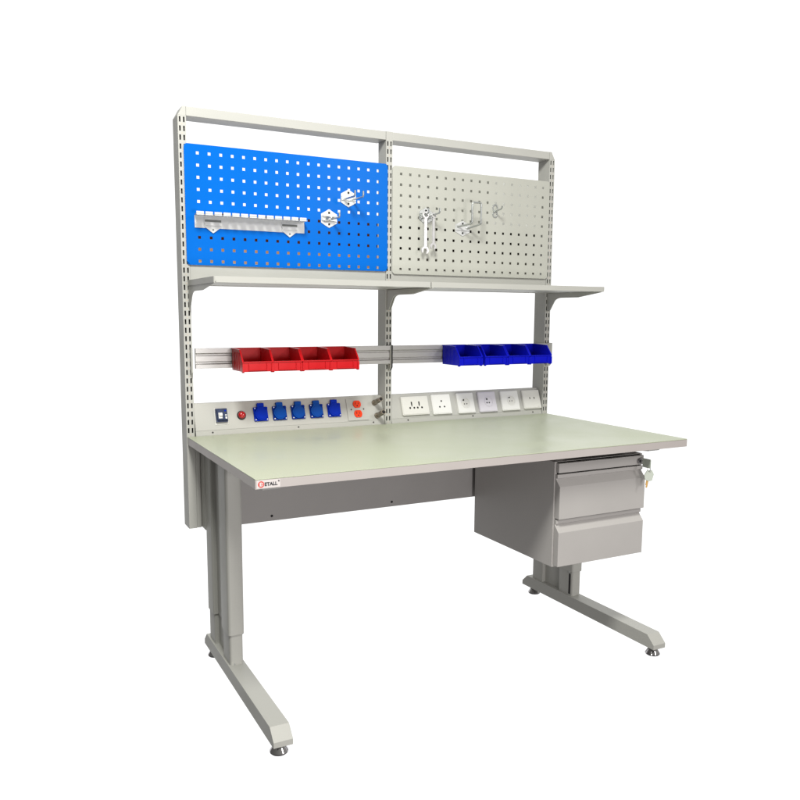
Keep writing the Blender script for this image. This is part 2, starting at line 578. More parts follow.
# ------------------------------------------------------------------ bin rails
YR = 0.7350
prof = [(0.7495, 0.9920), (YR, 0.9920), (YR, 1.0050), (YR + 0.0075, 1.0085), (YR + 0.0075, 1.0125), (YR + 0.004, 1.0150), (YR + 0.004, 1.0330),
        (YR + 0.0075, 1.0355), (YR + 0.0075, 1.0395), (YR, 1.0430), (YR, 1.0590), (0.7495, 1.0590)]
for i, (x0, x1) in enumerate(((0.0300, 0.7490), (0.7605, 1.4830))):
    mb = MB()
    mb.prism(prof, 'x', x0, x1)
    rl = part("bin_rail", mb, ALU, bench, bevel=0.0005)
    mb = MB()
    # hanger plates at both ends, hooked into the uprights
    hp = lambda y0: [(y0, 1.0610), (YU - 0.0005, 1.0610), (YU - 0.0005, 0.9660), (0.7440, 0.9660), (y0, 0.9790)]
    if i == 0:
        mb.prism(hp(0.7335), 'x', 0.0150, 0.0205)
        part("rail_hanger", mb, PAINT, rl, bevel=0.0005)
        mb = MB()
        mb.prism(hp(0.7335), 'x', 0.7492, 0.7530)
        part("rail_hanger", mb, PAINT, rl, bevel=0.0005)
        mb = MB()
        mb.prism(hp(0.7318), 'x', 0.7535, 0.7585)
        part("rail_gap_shadow", mb, BLACK, rl, "black strip as painted shadow in the gap between the two rails", bevel=0.0005)  # black strip stands in for the shadow in the rail gap
    else:
        mb.prism(hp(0.7335), 'x', 1.4832, 1.5040)
        part("rail_hanger", mb, PAINT, rl, bevel=0.0005)

# ------------------------------------------------------------------ bins
def bin_mesh():
    """local: x 0..w, y 0 back .. -d front, z 0..h"""
    w, d, h, t = 0.1035, 0.1215, 0.0735, 0.0022
    fl, ft = 0.033, 0.032          # front lip height; side front top
    mb = MB()
    side = [(0, 0), (-d, 0), (-d, fl), (-d + ft, h - 0.003), (0, h)]
    for x in (0.0012, w - t - 0.0012):
        mb.prism(side, 'x', x, x + t)
    mb.box(0.0012 + t, w - t - 0.0012, -d, -t, 0.0, t)             # floor
    mb.box(0.0012 + t, w - t - 0.0012, -t, 0, 0.0, h)              # back
    mb.box(0.0012 + t, w - t - 0.0012, -d, -d + t, t, fl)          # front lip
    # rolled rim along the sides and back
    for x in (-0.0008, w - 0.0042):
        mb.prism([(0.0005, h - 0.004), (0.0005, h + 0.0008), (-d + ft - 0.001, h - 0.0022), (-d - 0.0012, fl + 0.001), (-d - 0.0012, fl - 0.003), (-d + ft - 0.0002, h - 0.0065)], 'x', x, x + 0.005)
    mb.box(0.0042, w - 0.0042, -0.004, 0.0005, h - 0.004, h + 0.0008)
    mb.box(0.0042, w - 0.0042, -d - 0.0030, -d + 0.0018, fl - 0.003, fl + 0.0006)
    # label frame on the front
    mb.box(0.020, 0.0225, -d - 0.0036, -d, 0.004, fl - 0.004)
    mb.box(w - 0.0225, w - 0.020, -d - 0.0036, -d, 0.004, fl - 0.004)
    mb.box(0.0225, w - 0.0225, -d - 0.0036, -d, 0.004, 0.0068)
    # corner posts and feet
    for x in (-0.0004, w - 0.0060):
        mb.box(x, x + 0.0064, -d - 0.0034, -d, 0.0, fl - 0.006)
        mb.box(x + 0.001, x + 0.0075, -d + 0.002, -d + 0.012, -0.0032, 0.0)
    for y in (-0.03, -0.055, -0.08):
        for x in (0.0, w - 0.0012):
            mb.box(x, x + 0.0012, y - 0.002, y, 0.004, h - 0.012)
    # hook lip at the back
    mb.box(0.012, w - 0.012, 0.0005, 0.0030, h - 0.010, h - 0.001)
    return mb

BIN_D = 0.1215
ends = ["leftmost", "second from the left", "third from the left", "rightmost"]
rb = part("storage_bin", bin_mesh(), RED, None, bevel=0.0006)
bb = part("storage_bin", bin_mesh(), BLU, None, bevel=0.0006)
rlab = ["open red plastic bin at the left end of the red row",
        "open red plastic bin, second from the left in the red row",
        "open red plastic bin, third from the left in the red row",
        "open red plastic bin at the right end of the red row"]
blab = ["open blue plastic bin at the left end of the blue row, before a gap",
        "open blue plastic bin, second from the left in the blue row",
        "open blue plastic bin, third from the left in the blue row",
        "open blue plastic bin at the right end of the blue row by the upright"]
rx = [0.1500, 0.2535, 0.3575, 0.4620]
bxs = [0.9735, 1.0905, 1.1960, 1.3015]
for i in range(4):
    o = rb if i == 0 else rb.copy()
    if i:
        COL.objects.link(o)
    o.location = (rx[i], YR - 0.0015, 0.9855)
    o.rotation_euler = (0, 0, radians((0.5, -0.4, 0.3, -0.3)[i]))
    tag(o, rlab[i], "bin", "red bins on the rail")
    o = bb if i == 0 else bb.copy()
    if i:
        COL.objects.link(o)
    o.location = (bxs[i], YR - 0.0015, 0.9855)
    o.rotation_euler = (0, 0, radians((0.6, -0.3, 0.2, -0.2)[i]))
    tag(o, blab[i], "bin", "blue bins on the rail")

# ------------------------------------------------------------------ sloping power panels
B0 = V((0, 0.7514, H + 0.0004))
B1 = V((0, 0.7900, 0.8700))
UPV = (B1 - B0).normalized()
NRM = V((0, -UPV.z, UPV.y))
SL = (B1 - B0).length
def panel_T():
    """local (x, depth out of the face = -y, s) -> world"""
    m = Matrix.Identity(4)
    for r in range(3):
        m[r][0] = (1, 0, 0)[r]
        m[r][1] = -NRM[r]
        m[r][2] = UPV[r]
        m[r][3] = B0[r]
    return m
TP = panel_T()
def pbm():
    mb = MB()
    mb.T = TP
    return mb

panels = []
for x0, x1, screws in ((0.0285, 0.7370, (0.0851, 0.393, 0.690)), (0.7665, 1.4735, (0.8375, 1.1321, 1.4291))):
    mb = MB()
    mb.prism([(B0.y, 0.7450), (B0.y, B0.z), (B1.y, B1.z), (B1.y + 0.018, B1.z), (B1.y + 0.018, 0.7450)], 'x', x0, x1)
    mb.T = TP
    mb.box(x0 + 0.0012, x1 - 0.0012, -0.0012, 0.0, 0.0170, SL - 0.0010)
    mb.m(1)
    for sx in screws:
        mb.cyl((sx, -0.0002, 0.0090), (sx, -0.0014, 0.0090), 0.0030, n=14)
    for sx in screws:
        mb.m(2).box(sx - 0.0016, sx + 0.0016, -0.0017, -0.0014, 0.0087, 0.0093)
    panels.append(part("power_panel", mb, [PAINT, SCREW, HOLE], bench, bevel=0.0009))
pl, pr = panels
F0 = -0.0012            # face of the panel plate in local depth

# breaker switch
mb = pbm()
mb.m(1).box(0.0965, 0.1420, F0 - 0.0015, F0, 0.0340, 0.0920)
mb.m(0).box(0.0995, 0.1390, F0 - 0.0120, F0 - 0.0015, 0.0415, 0.0885)
mb.m(0).box(0.1030, 0.1370, F0 - 0.0200, F0 - 0.0120, 0.0470, 0.0830)
mb.m(2).box(0.1060, 0.1190, F0 - 0.0205, F0 - 0.0200, 0.0520, 0.0720)
mb.m(2).box(0.1080, 0.1180, F0 - 0.0280, F0 - 0.0205, 0.0600, 0.0690)
mb.m(2).box(0.1285, 0.1345, F0 - 0.0215, F0 - 0.0200, 0.0500, 0.0570)
mb.m(3).box(0.1270, 0.1330, F0 - 0.0212, F0 - 0.0200, 0.0755, 0.0800)
mb.m(2).box(0.1285, 0.1345, F0 - 0.0204, F0 - 0.0200, 0.0610, 0.0650)
part("circuit_breaker", mb, [NAVY, IVORY, WHITE, SOCK], pl, "dark navy circuit breaker with a white toggle", bevel=0.0006)

# red lamp
mb = pbm()
c = (0.1905, 0.0630)
mb.m(0).lathe((c[0], F0, c[1]), (c[0], F0 - 0.005, c[1]), [(0, 0.0158), (0.6, 0.0158), (1, 0.0140)], 32)
mb.m(1).lathe((c[0], F0 - 0.005, c[1]), (c[0], F0 - 0.016, c[1]), [(0, 0.0128), (0.4, 0.0126), (0.7, 0.0110), (0.9, 0.0075), (1, 0.003)], 32)
part("indicator_lamp", mb, [BLACK, REDL], pl, "round red indicator lamp in a black bezel", bevel=0)

# five blue covered sockets
def rrect(cx, cz, w, h, r, n=5):
    o = []
    for sx, sz, a0 in ((1, 1, 0), (-1, 1, 90), (-1, -1, 180), (1, -1, 270)):
        for k in range(n + 1):
            a = radians(a0 + 90 * k / n)
            o.append((cx + sx * (w / 2 - r) + r * cos(a), cz + sz * (h / 2 - r) + r * sin(a)))
    return o

for i, cx in enumerate((0.2590, 0.3280, 0.3975, 0.4672, 0.5366)):
    mb = pbm()
    mb.m(0).prism(rrect(cx, 0.0630, 0.0505, 0.0500, 0.003), 'y', F0 - 0.0060, F0)
    lid = [(cx + 0.0228 * cos(2 * pi * k / 40), 0.0625 + 0.0228 * sin(2 * pi * k / 40)) for k in range(40)]
    mb.m(1).prism(lid, 'y', F0 - 0.0110, F0 - 0.0060)
    lid2 = [(cx + 0.0175 * cos(2 * pi * k / 40), 0.0620 + 0.0175 * sin(2 * pi * k / 40)) for k in range(40)]
    mb.m(1).prism(lid2, 'y', F0 - 0.0122, F0 - 0.0110)
    mb.m(1).box(cx - 0.0120, cx + 0.0120, F0 - 0.0125, F0, 0.0880, 0.1005)
    mb.m(1).box(cx - 0.0120, cx + 0.0120, F0 - 0.0105, F0 - 0.0060, 0.0790, 0.0880)
    mb.m(0).box(cx - 0.0250, cx - 0.0170, F0 - 0.0085, F0 - 0.0060, 0.0790, 0.0870)
    mb.m(0).box(cx + 0.0170, cx + 0.0250, F0 - 0.0085, F0 - 0.0060, 0.0790, 0.0870)
    mb.m(2)
    for sx, sz in ((-1, -1), (1, -1), (-1, 1)):
        mb.cyl((cx + sx * 0.0208, F0 - 0.0060, 0.0630 + sz * 0.0205), (cx + sx * 0.0208, F0 - 0.0090, 0.0630 + sz * 0.0205), 0.0023, n=12)
    part("covered_socket", mb, [SOCK if i in (0, 4) else SOCK_D, SOCK if i in (0, 4) else SOCK_L, WHITE], pl,
         None, bevel=0.0006)

# orange double receptacle on its plate
mb = pbm()
mb.m(0).box(0.5890, 0.6720, F0 - 0.0030, F0, 0.0195, 0.1020)
for cz in (0.0805, 0.0438):
    cx = 0.6305
    o = []
    for k in range(48):
        a = 2 * pi * k / 48
        o.append((cx + 0.0160 * cos(a), cz + max(-0.0135, min(0.0135, 0.0160 * sin(a)))))
    mb.m(1).prism(o, 'y', F0 - 0.0060, F0 - 0.0030)
    mb.m(2).box(cx - 0.0072, cx - 0.0052, F0 - 0.0063, F0 - 0.0060, cz - 0.0005, cz + 0.0075)
    mb.m(2).box(cx + 0.0048, cx + 0.0068, F0 - 0.0063, F0 - 0.0060, cz - 0.0010, cz + 0.0060)
    mb.cyl((cx, F0 - 0.0060, cz - 0.0065), (cx, F0 - 0.0063, cz - 0.0065), 0.0026, n=12)
for sx in (0.6055, 0.6555):
    mb.m(2).cyl((sx, F0 - 0.0030, 0.0610), (sx, F0 - 0.0042, 0.0610), 0.0028, n=12)
part("duplex_receptacle", mb, [PAINT, ORANGE, HOLE], pl, "grey plate with two round orange outlets", bevel=0.0005)

# two metal quick couplings
for cx, cz in ((0.7050, 0.0830), (0.7085, 0.0330)):
    mb = pbm()
    a, b = (cx, F0, cz), (cx, F0 - 0.060, cz)
    mb.m(0).lathe(a, b, [(0, 0.0112), (0.10, 0.0112), (0.11, 0.0080), (0.30, 0.0080), (0.31, 0.0094), (0.36, 0.0086), (0.42, 0.0094), (0.48, 0.0086), (0.54, 0.0094),
                         (0.60, 0.0086), (0.66, 0.0094), (0.70, 0.0094), (0.72, 0.0082), (0.92, 0.0082), (0.96, 0.0090), (1, 0.0086)], 24)
    mb.m(1).lathe((cx, F0 - 0.0600, cz), (cx, F0 - 0.0604, cz), [(0, 0.0068), (1, 0.0068)], 20)
    part("quick_coupling", mb, [NICKEL, HOLE], pl, None, bevel=0, smooth=25)

# white wall outlets
def outlet(x0, x1, s0=0.0225, s1=0.1010, m=WHITE):
    mb = pbm()
    mb.m(0).prism(rrect((x0 + x1) / 2, (s0 + s1) / 2, x1 - x0, s1 - s0, 0.003), 'y', F0 - 0.0095, F0)
    mb.m(0).prism(rrect((x0 + x1) / 2, (s0 + s1) / 2, x1 - x0 - 0.006, s1 - s0 - 0.006, 0.003), 'y', F0 - 0.0110, F0 - 0.0095)
    return mb
FF = F0 - 0.0110
def hole(mb, x, s, r):
    mb.cyl((x, FF - 0.0003, s), (x, FF, s), r, n=16)
def slot(mb, x, s, w, h):
    mb.box(x - w / 2, x + w / 2, FF - 0.0003, FF, s - h / 2, s + h / 2)

mb = outlet(0.8145, 0.9310, 0.0255, 0.0985)
mb.m(1)
for u in (0.365, 0.645):
    slot(mb, 0.8145 + 0.1165 * u, 0.0705, 0.0055, 0.0135)
    slot(mb, 0.8145 + 0.1165 * u, 0.0665, 0.0035, 0.016)
for u in (0.29, 0.445, 0.575, 0.735):
    hole(mb, 0.8145 + 0.1165 * u, 0.0530, 0.0040)
part("twin_outlet", mb, [IVORY, HOLE], pr, "wide white outlet plate with two slots over four holes", bevel=0.0006)

mb = outlet(0.9480, 1.0325)
mb.m(1)
hole(mb, 0.9905, 0.0740, 0.0036)
hole(mb, 0.9800, 0.0510, 0.0036)
hole(mb, 1.0010, 0.0510, 0.0036)
part("wall_outlet", mb, [WHITE, HOLE], pr, "white outlet plate with three round pin holes", bevel=0.0006)

for i, (x0, x1, cx, m) in enumerate(((1.0640, 1.1415, 1.1005, WHITE), (1.1645, 1.2480, 1.2110, LILAC), (1.2740, 1.3610, 1.3220, WHITE))):
    mb = outlet(x0, x1, 0.0205, 0.1020, m)
    cz = 0.0610
    o = [(cx + 0.0200 * cos(2 * pi * k / 36), cz + 0.0200 * sin(2 * pi * k / 36)) for k in range(36)]
    q = [(cx + 0.0178 * cos(2 * pi * k / 36), cz + 0.0178 * sin(2 * pi * k / 36)) for k in range(36)]
    mb.m(0).ring(o, q, 'y', FF - 0.0022, FF)
    mb.m(2).prism(q, 'y', FF - 0.0004, FF)
    mb.m(1)
    if i == 0:
        mb.cyl((cx - 0.0085, FF - 0.0008, cz + 0.0125), (cx - 0.0085, FF - 0.0004, cz + 0.0125), 0.0042, n=14)
        for dx in (-0.006, 0.005):
            mb.cyl((cx + dx, FF - 0.0008, cz - 0.004), (cx + dx, FF - 0.0004, cz - 0.004), 0.0024, n=12)
    elif i == 1:
        mb.cyl((cx - 0.0075, FF - 0.0008, cz + 0.0110), (cx - 0.0075, FF - 0.0004, cz + 0.0110), 0.0040, n=14)
        for dx in (-0.009, 0.002):
            mb.cyl((cx + dx, FF - 0.0008, cz - 0.004), (cx + dx, FF - 0.0004, cz - 0.004), 0.0032, n=12)
    else:
        mb.box(cx - 0.0125, cx - 0.0035, FF - 0.0008, FF - 0.0004, cz + 0.0105, cz + 0.0155)
        for dx in (-0.008, 0.003):
            mb.cyl((cx + dx, FF - 0.0008, cz - 0.002), (cx + dx, FF - 0.0004, cz - 0.002), 0.0022, n=12)
    part("wall_outlet", mb, [m, HOLE, IVORY if i != 1 else LILAC], pr,
         ("white outlet plate with a round recess and dark earth hole", "cool white outlet plate with a round recess", "white outlet plate with a round recess beside the last plate")[i], bevel=0.0005)

mb = outlet(1.3830, 1.4705)
mb.m(1)
slot(mb, 1.4180, 0.0665, 0.0040, 0.0085)
slot(mb, 1.4400, 0.0665, 0.0040, 0.0085)
mb.m(2).box(1.4520, 1.4600, FF - 0.0002, FF, 0.0290, 0.0300)
part("wall_outlet", mb, [IVORY, HOLE, DARKG], pr, "white outlet plate with two small slots", bevel=0.0006)

# ------------------------------------------------------------------ hanging drawer cabinet
mb = MB()
X0, X1, YF, YK, Z0, Z1 = 1.0170, 1.3930, 0.0950, 0.5550, 0.3600, 0.7080
mb.box(X0, X0 + 0.0015, YF, YK, Z0, Z1)
mb.box(X1 - 0.0015, X1, YF, YK, Z0, Z1)
mb.box(X0 + 0.0015, X1 - 0.0015, YF, YK, Z0, Z0 + 0.0015)
mb.box(X0 + 0.0015, X1 - 0.0015, YF, YK, Z1 - 0.0015, Z1)
mb.box(X0 + 0.0015, X1 - 0.0015, YK - 0.0015, YK, Z0 + 0.0015, Z1 - 0.0015)
mb.box(X0 + 0.0015, X0 + 0.010, YF, YF + 0.002, Z0 + 0.0015, Z1 - 0.0015)
mb.box(X1 - 0.010, X1 - 0.0015, YF, YF + 0.002, Z0 + 0.0015, Z1 - 0.0015)
mb.box(X0 + 0.010, X1 - 0.010, YF, YF + 0.002, Z0 + 0.0015, Z0 + 0.010)
mb.m(1).box(X0 + 0.010, X1 - 0.010, YF + 0.012, YF + 0.014, Z0 + 0.010, Z1 - 0.0015)  # black sheet paints the shade in the gaps round the drawers
mb.m(0)
for a, b in ((X0 + 0.03, X0 + 0.06), (X1 - 0.06, X1 - 0.03)):
    mb.box(a, b, YF + 0.03, YK - 0.02, Z1, UB - 0.0006)
cab = part("drawer_cabinet", mb, [PED, HOLE], bench, bevel=0.0005)
mb = MB()
mb.box(X0 + 0.0062, X1 - 0.0060, 0.0800, 0.0938, 0.6725, 0.7040)
part("lock_strip", mb, PED, cab, bevel=0.0012)
for z0, z1 in ((0.5225, 0.6675), (0.3655, 0.5180)):
    mb = MB()
    pr2 = [(0.0938, z0), (0.0700, z0), (0.0700, z1 - 0.0390), (0.0905, z1 - 0.0160), (0.0905, z1 - 0.0130), (0.0835, z1 - 0.0125), (0.0835, z1), (0.0938, z1)]
    mb.prism(pr2, 'x', X0 + 0.0045, X1 - 0.0055)
    part("drawer_front", mb, PED, cab, bevel=0.0014, seg=3)
mb = MB()
lk = (1.3650, 0.6860)
mb.m(0).lathe((lk[0], 0.0800, lk[1]), (lk[0], 0.0720, lk[1]), [(0, 0.0100), (0.5, 0.0100), (1, 0.0085)], 24)
mb.m(1).cyl((lk[0], 0.0720, lk[1]), (lk[0], 0.0717, lk[1]), 0.0055, n=16)
part("lock", mb, [CHROME, HOLE], cab, bevel=0)

# ------------------------------------------------------------------ keys in the lock
key = thing("key_pair", (lk[0], 0.0715, lk[1]), "pair of small keys with grey green heads, one in the drawer lock, one dangling", "keys")
mb = MB()
mb.m(1).box(lk[0] - 0.0010, lk[0] + 0.0010, 0.0600, 0.0718, lk[1] - 0.0035, lk[1] + 0.0035)
o = rrect(0.0440, lk[1] - 0.0025, 0.034, 0.0300, 0.003)
mb.m(0).prism(o, 'x', lk[0] - 0.0022, lk[0] + 0.0022)
part("key", mb, [KEYP, ZINC], key, "key turned in the lock", bevel=0.0006)
mb = MB()
rc = V((lk[0] + 0.0005, 0.0345, lk[1] - 0.0190))
mb.tube([(rc.x, rc.y + 0.0080 * cos(2 * pi * k / 24), rc.z + 0.0095 * sin(2 * pi * k / 24)) for k in range(24)], 0.0009, 8, True)
part("key_ring", mb, ZINC, key, bevel=0)
mb = MB()
kc = V((1.3665, 0.0345, 0.6440))
mb.T = Matrix.Translation(kc) @ Matrix.Rotation(radians(12), 4, 'Y') @ Matrix.Rotation(radians(-28), 4, 'Z')
hd = [(-0.0080, 0.0165), (0.0070, 0.0195), (0.0160, 0.0070), (0.0140, -0.0150), (0.0040, -0.0200), (-0.0095, -0.0165), (-0.0150, -0.0020)]
mb.m(0).prism(hd, 'y', -0.0022, 0.0022)
mb.m(1).prism([(-0.0048, -0.0150), (0.0032, -0.0150), (0.0032, -0.0400), (0.0005, -0.0430), (-0.0030, -0.0410), (-0.0022, -0.0360), (-0.0048, -0.0320)], 'y', -0.0010, 0.0010)
part("key", mb, [KEYP, BRASS], key, "dangling key with a brass blade", bevel=0.0006)

# ------------------------------------------------------------------ things hanging on the pegboards
YP = 0.7454 - 0.0004
def hexpoly(cx, cz, w, h):
    return [(cx, cz + h / 2), (cx - w / 2, cz + h * 0.24), (cx - w / 2, cz - h * 0.24), (cx, cz - h / 2), (cx + w / 2, cz - h * 0.24), (cx + w / 2, cz + h * 0.24)]

def hook_plate(cx, cz, w, h, m):
    mb = MB()
    mb.m(0).prism(hexpoly(cx, cz, w, h), 'y', YP - 0.0022, YP)
    mb.m(1)
    for s in (-1, 1):
        mb.cyl((cx, YP - 0.0022, cz + s * h * 0.305), (cx, YP - 0.0027, cz + s * h * 0.305), 0.0052, n=4)
    mb.m(0).box(cx - w * 0.46, cx + w * 0.46, YP - 0.0062, YP - 0.0022, cz - 0.0080, cz + 0.0080)
    return mb

def prong(cx, z, L, up, x2=None, rise=0.006, r=0.0030):
    x2 = cx if x2 is None else x2
    y0, y1 = YP - 0.0050, YP - L
    pts = [(cx, y0, z), (cx + (x2 - cx) * 0.85, y1 + 0.010, z + rise * 0.85)]
    for k in range(7):
        a = radians(90 * k / 6)
        pts.append((x2, y1 + 0.007 - 0.007 * sin(a), z + rise + 0.007 - 0.007 * cos(a)))
    pts.append((x2, y1, z + rise + 0.007 + up))
    return pts

HK = [WZINC, HOLE, ZINC]
# double hook, upper
t = thing("double_hook", (0.5846, YP, 1.5495), "steel double hook with hexagonal plate, upper right on the blue pegboard", "hook", "hooks on the pegboards")
part("hook_plate", hook_plate(0.5846, 1.5803, 0.058, 0.062, ZINC), HK, t, bevel=0.0005)
for xa, xb in ((0.5680, 0.5725), (0.5990, 0.6040)):
    mb = MB()
    mb.tube(prong(xa, 1.5760, 0.085, 0.012, xb, 0.001), 0.0032, 10)
    mb.tube([(xa, YP - 0.0062, 1.5760), (xa, YP - 0.0068, 1.5760)], 0.0048, 10)
    part("prong", mb, ZINC, t, bevel=0, smooth=50)

# single clip hook, lower
t = thing("clip_hook", (0.5104, YP, 1.476), "small steel clip hook with hexagonal plate, below and left of the double hook on blue", "hook", "hooks on the pegboards")
mb = hook_plate(0.5104, 1.5061, 0.060, 0.064, ZINC)
mb.m(2).box(0.4840, 0.5380, YP - 0.0100, YP - 0.0062, 1.4970, 1.5010)
mb.box(0.4840, 0.5380, YP - 0.0140, YP - 0.0062, 1.5120, 1.5140)
part("hook_plate", mb, HK, t, bevel=0.0005)
mb = MB()
mb.tube(prong(0.5180, 1.5040, 0.066, 0.010, 0.5225, 0.0005), 0.0032, 10)
part("prong", mb, ZINC, t, bevel=0, smooth=50)
mb = MB()
mb.tube([(0.498, YP - 0.006, 1.505), (0.502, YP - 0.022, 1.5075), (0.510, YP - 0.026, 1.508), (0.515, YP - 0.022, 1.5060)], 0.0030, 10)
part("prong", mb, ZINC, t, bevel=0, smooth=50)

# toothed tool holder strip
t = thing("tool_holder", (0.229, YP, 1.436), "long white toothed tool holder strip fixed across the left of the blue pegboard", "tool holder")
mb = MB()
mb.m(0).box(0.0405, 0.4180, YP - 0.0016, YP, 1.4500, 1.4900)
part("back_strip", mb, WZINC, t, bevel=0.0005)
mb = MB()
mb.box(0.0405, 0.4180, 0.7120, YP - 0.0016, 1.4885, 1.4900)
n = 13
for k in range(n):
    x = 0.0345 + k * 0.02895
    mb.box(x, x + 0.0240, 0.6900, 0.7120, 1.4885, 1.4900)
    mb.prism([(0.6900, 1.4850), (0.6900, 1.4965), (0.6914, 1.4965), (0.6914, 1.4850)], 'x', x, x + 0.0240)
part("tooth_comb", mb, WZINC, t, bevel=0.0004)
for cx in (0.1000, 0.3640):
    mb = MB()
    z = 1.4670
    mb.m(0).prism([(cx - 0.029, z - 0.0120), (cx, z - 0.0330), (cx + 0.029, z - 0.0120), (cx + 0.029, z + 0.0160), (cx - 0.029, z + 0.0160)], 'y', YP - 0.0038, YP - 0.0017)
    mb.m(0).box(cx - 0.027, cx + 0.027, YP - 0.0068, YP - 0.0038, z - 0.0090, z - 0.0010)
    mb.m(1).box(cx - 0.027, cx + 0.027, YP - 0.0045, YP - 0.0038, z + 0.0030, z + 0.0100)
    mb.m(1).cyl((cx, YP - 0.0038, z - 0.0220), (cx, YP - 0.0042, z - 0.0220), 0.0040, n=4)
    part("mounting_clip", mb, [WZINC, mat("clip slot shade grey", (0.16, 0.17, 0.16), 0.5)], t, bevel=0.0004)

# wrench hook with two wrenches
t = thing("double_hook", (0.9000, YP, 1.505), "steel double hook on the grey pegboard carrying two hanging wrenches", "hook", "hooks on the pegboards")
part("hook_plate", hook_plate(0.9000, 1.5390, 0.056, 0.062, ZINC), [ZINC, HOLE, ZINC], t, bevel=0.0005)
for xa, xb, L in ((0.8840, 0.8850, 0.050), (0.9120, 0.9200, 0.070)):
    mb = MB()
    mb.tube(prong(xa, 1.5400, L, 0.010, xb, 0.004), 0.0032, 10)
    part("prong", mb, ZINC, t, bevel=0, smooth=50)

def wrench(cx, y, ztop, length, scale, label, yaw, hole=0.0042):
    """combination wrench hanging by its ring end; cx, ztop is the ring centre"""
    t = thing("wrench", (cx, y, ztop - length), label, "wrench", "wrenches hanging on the hook")
    mb = MB()
    mb.T = Matrix.Translation((cx, y, ztop)) @ Matrix.Rotation(radians(yaw), 4, 'Z')
    R, r = 0.0108 * scale, 0.0062 * scale
    n = 36
    out = [(R * cos(2 * pi * k / n), R * sin(2 * pi * k / n)) for k in range(n)]
    inn = [((r + (0.0006 if (k // 3) % 2 else 0)) * cos(2 * pi * k / n), (r + (0.0006 if (k // 3) % 2 else 0)) * sin(2 * pi * k / n)) for k in range(n)]
    mb.ring(out, inn, 'y', -0.0040, 0.0040)
    w0, w1 = 0.0046 * scale, 0.0056 * scale
    b = -length + 0.0130 * scale
    mb.prism([(-w0, -R * 0.86), (w0, -R * 0.86), (w1, b + 0.006), (-w1, b + 0.006)], 'y', -0.0026, 0.0026)
    # open jaw
    J = 0.0135 * scale
    g = 0.0058 * scale
    jaw = [(-w1, b + 0.010), (-J * 0.95, b + 0.001), (-J, b - J * 0.45), (-J * 0.72, b - J), (-g, b - J * 1.12), (-g, b - J * 0.15), (-g * 0.6, b + J * 0.12), (g * 0.6, b + J * 0.12),
           (g, b - J * 0.15), (g, b - J * 1.0), (J * 0.72, b - J * 0.9), (J, b - J * 0.40), (J * 0.95, b + 0.001), (w1, b + 0.010)]
    c, s = cos(radians(-15)), sin(radians(-15))
    jaw = [((p[0]) * c - (p[1] - b) * s, b + (p[0]) * s + (p[1] - b) * c) for p in jaw]
    mb.prism(jaw, 'y', -0.0032, 0.0032)
    part("wrench_body", mb, CHROME2, t, bevel=0.0006)

CHROME2 = mat("satin chrome steel", (0.62, 0.61, 0.62), 0.30, metal=0.35, var=0.05, vscale=40)
wrench(0.8850, 0.7180, 1.5390, 0.139, 1.15, "longer chrome combination wrench, left of the two hanging on the grey pegboard hook", -6)
wrench(0.9155, 0.7120, 1.5390, 0.122, 0.95, "shorter chrome combination wrench, right of the two hanging on the grey pegboard hook", 5)

# u-shaped holder
t = thing("loop_holder", (1.0623, YP, 1.473), "steel holder with tall upright wire loop and hexagonal plate at middle of grey pegboard", "hook", "hooks on the pegboards")
part("hook_plate", hook_plate(1.0623, 1.5021, 0.064, 0.058, ZINC), HK, t, bevel=0.0005)
mb = MB()
xa, xb, yy = 1.0575, 1.0970, 0.6700
pts = [(1.0360, YP - 0.005, 1.5075), (1.0420, YP - 0.012, 1.5080)]
def arc(c0, a0, a1, fn, n=6):
    return [fn(radians(a0 + (a1 - a0) * k / n)) for k in range(n + 1)]
pts += [(xa, yy + 0.010, 1.5130)]
pts += arc(0, 0, 90, lambda a: (xa, yy + 0.008 - 0.008 * sin(a), 1.5215 - 0.008 * cos(a)))
pts += arc(0, 0, 90, lambda a: (xa + 0.007 - 0.007 * cos(a), yy, 1.5840 + 0.007 * sin(a)))
pts += arc(0, 0, 90, lambda a: (xb - 0.007 + 0.007 * sin(a), yy, 1.5840 + 0.007 * cos(a)))
pts += arc(0, 90, 0, lambda a: (xb, yy + 0.008 - 0.008 * sin(a), 1.5215 - 0.008 * cos(a)))
pts += [(xb, yy + 0.010, 1.5130), (1.0860, YP - 0.012, 1.5045), (1.0760, YP - 0.005, 1.5040)]
mb.tube(pts, 0.0036, 12)
part("wire_loop", mb, ZINC, t, bevel=0, smooth=60)

# small single hook
t = thing("single_hook", (1.2103, YP, 1.552), "tiny steel single hook with oval plate, rightmost on the grey pegboard", "hook", "hooks on the pegboards")
mb = MB()
ov = [(1.2103 + 0.0130 * cos(2 * pi * k / 32), 1.5880 + 0.0155 * sin(2 * pi * k / 32)) for k in range(32)]
iv = [(1.2103 + 0.0080 * cos(2 * pi * k / 32), 1.5880 + 0.0105 * sin(2 * pi * k / 32)) for k in range(32)]
mb.ring(ov, iv, 'y', YP - 0.003, YP)
ov = [(1.2103 + 0.0120 * cos(2 * pi * k / 32), 1.5640 + 0.0125 * sin(2 * pi * k / 32)) for k in range(32)]
iv = [(1.2103 + 0.0070 * cos(2 * pi * k / 32), 1.5640 + 0.0075 * sin(2 * pi * k / 32)) for k in range(32)]
mb.ring(ov, iv, 'y', YP - 0.0031, YP)
mb.box(1.2020, 1.2190, YP - 0.0060, YP, 1.5730, 1.5785)
part("hook_plate", mb, ZINC, t, bevel=0.0005)
mb = MB()
mb.tube([(1.2080, YP - 0.005, 1.5750), (1.2070, YP - 0.045, 1.5790), (1.2070, YP - 0.052, 1.5830), (1.2070, YP - 0.054, 1.5900)], 0.0030, 10)
part("prong", mb, ZINC, t, bevel=0, smooth=50)

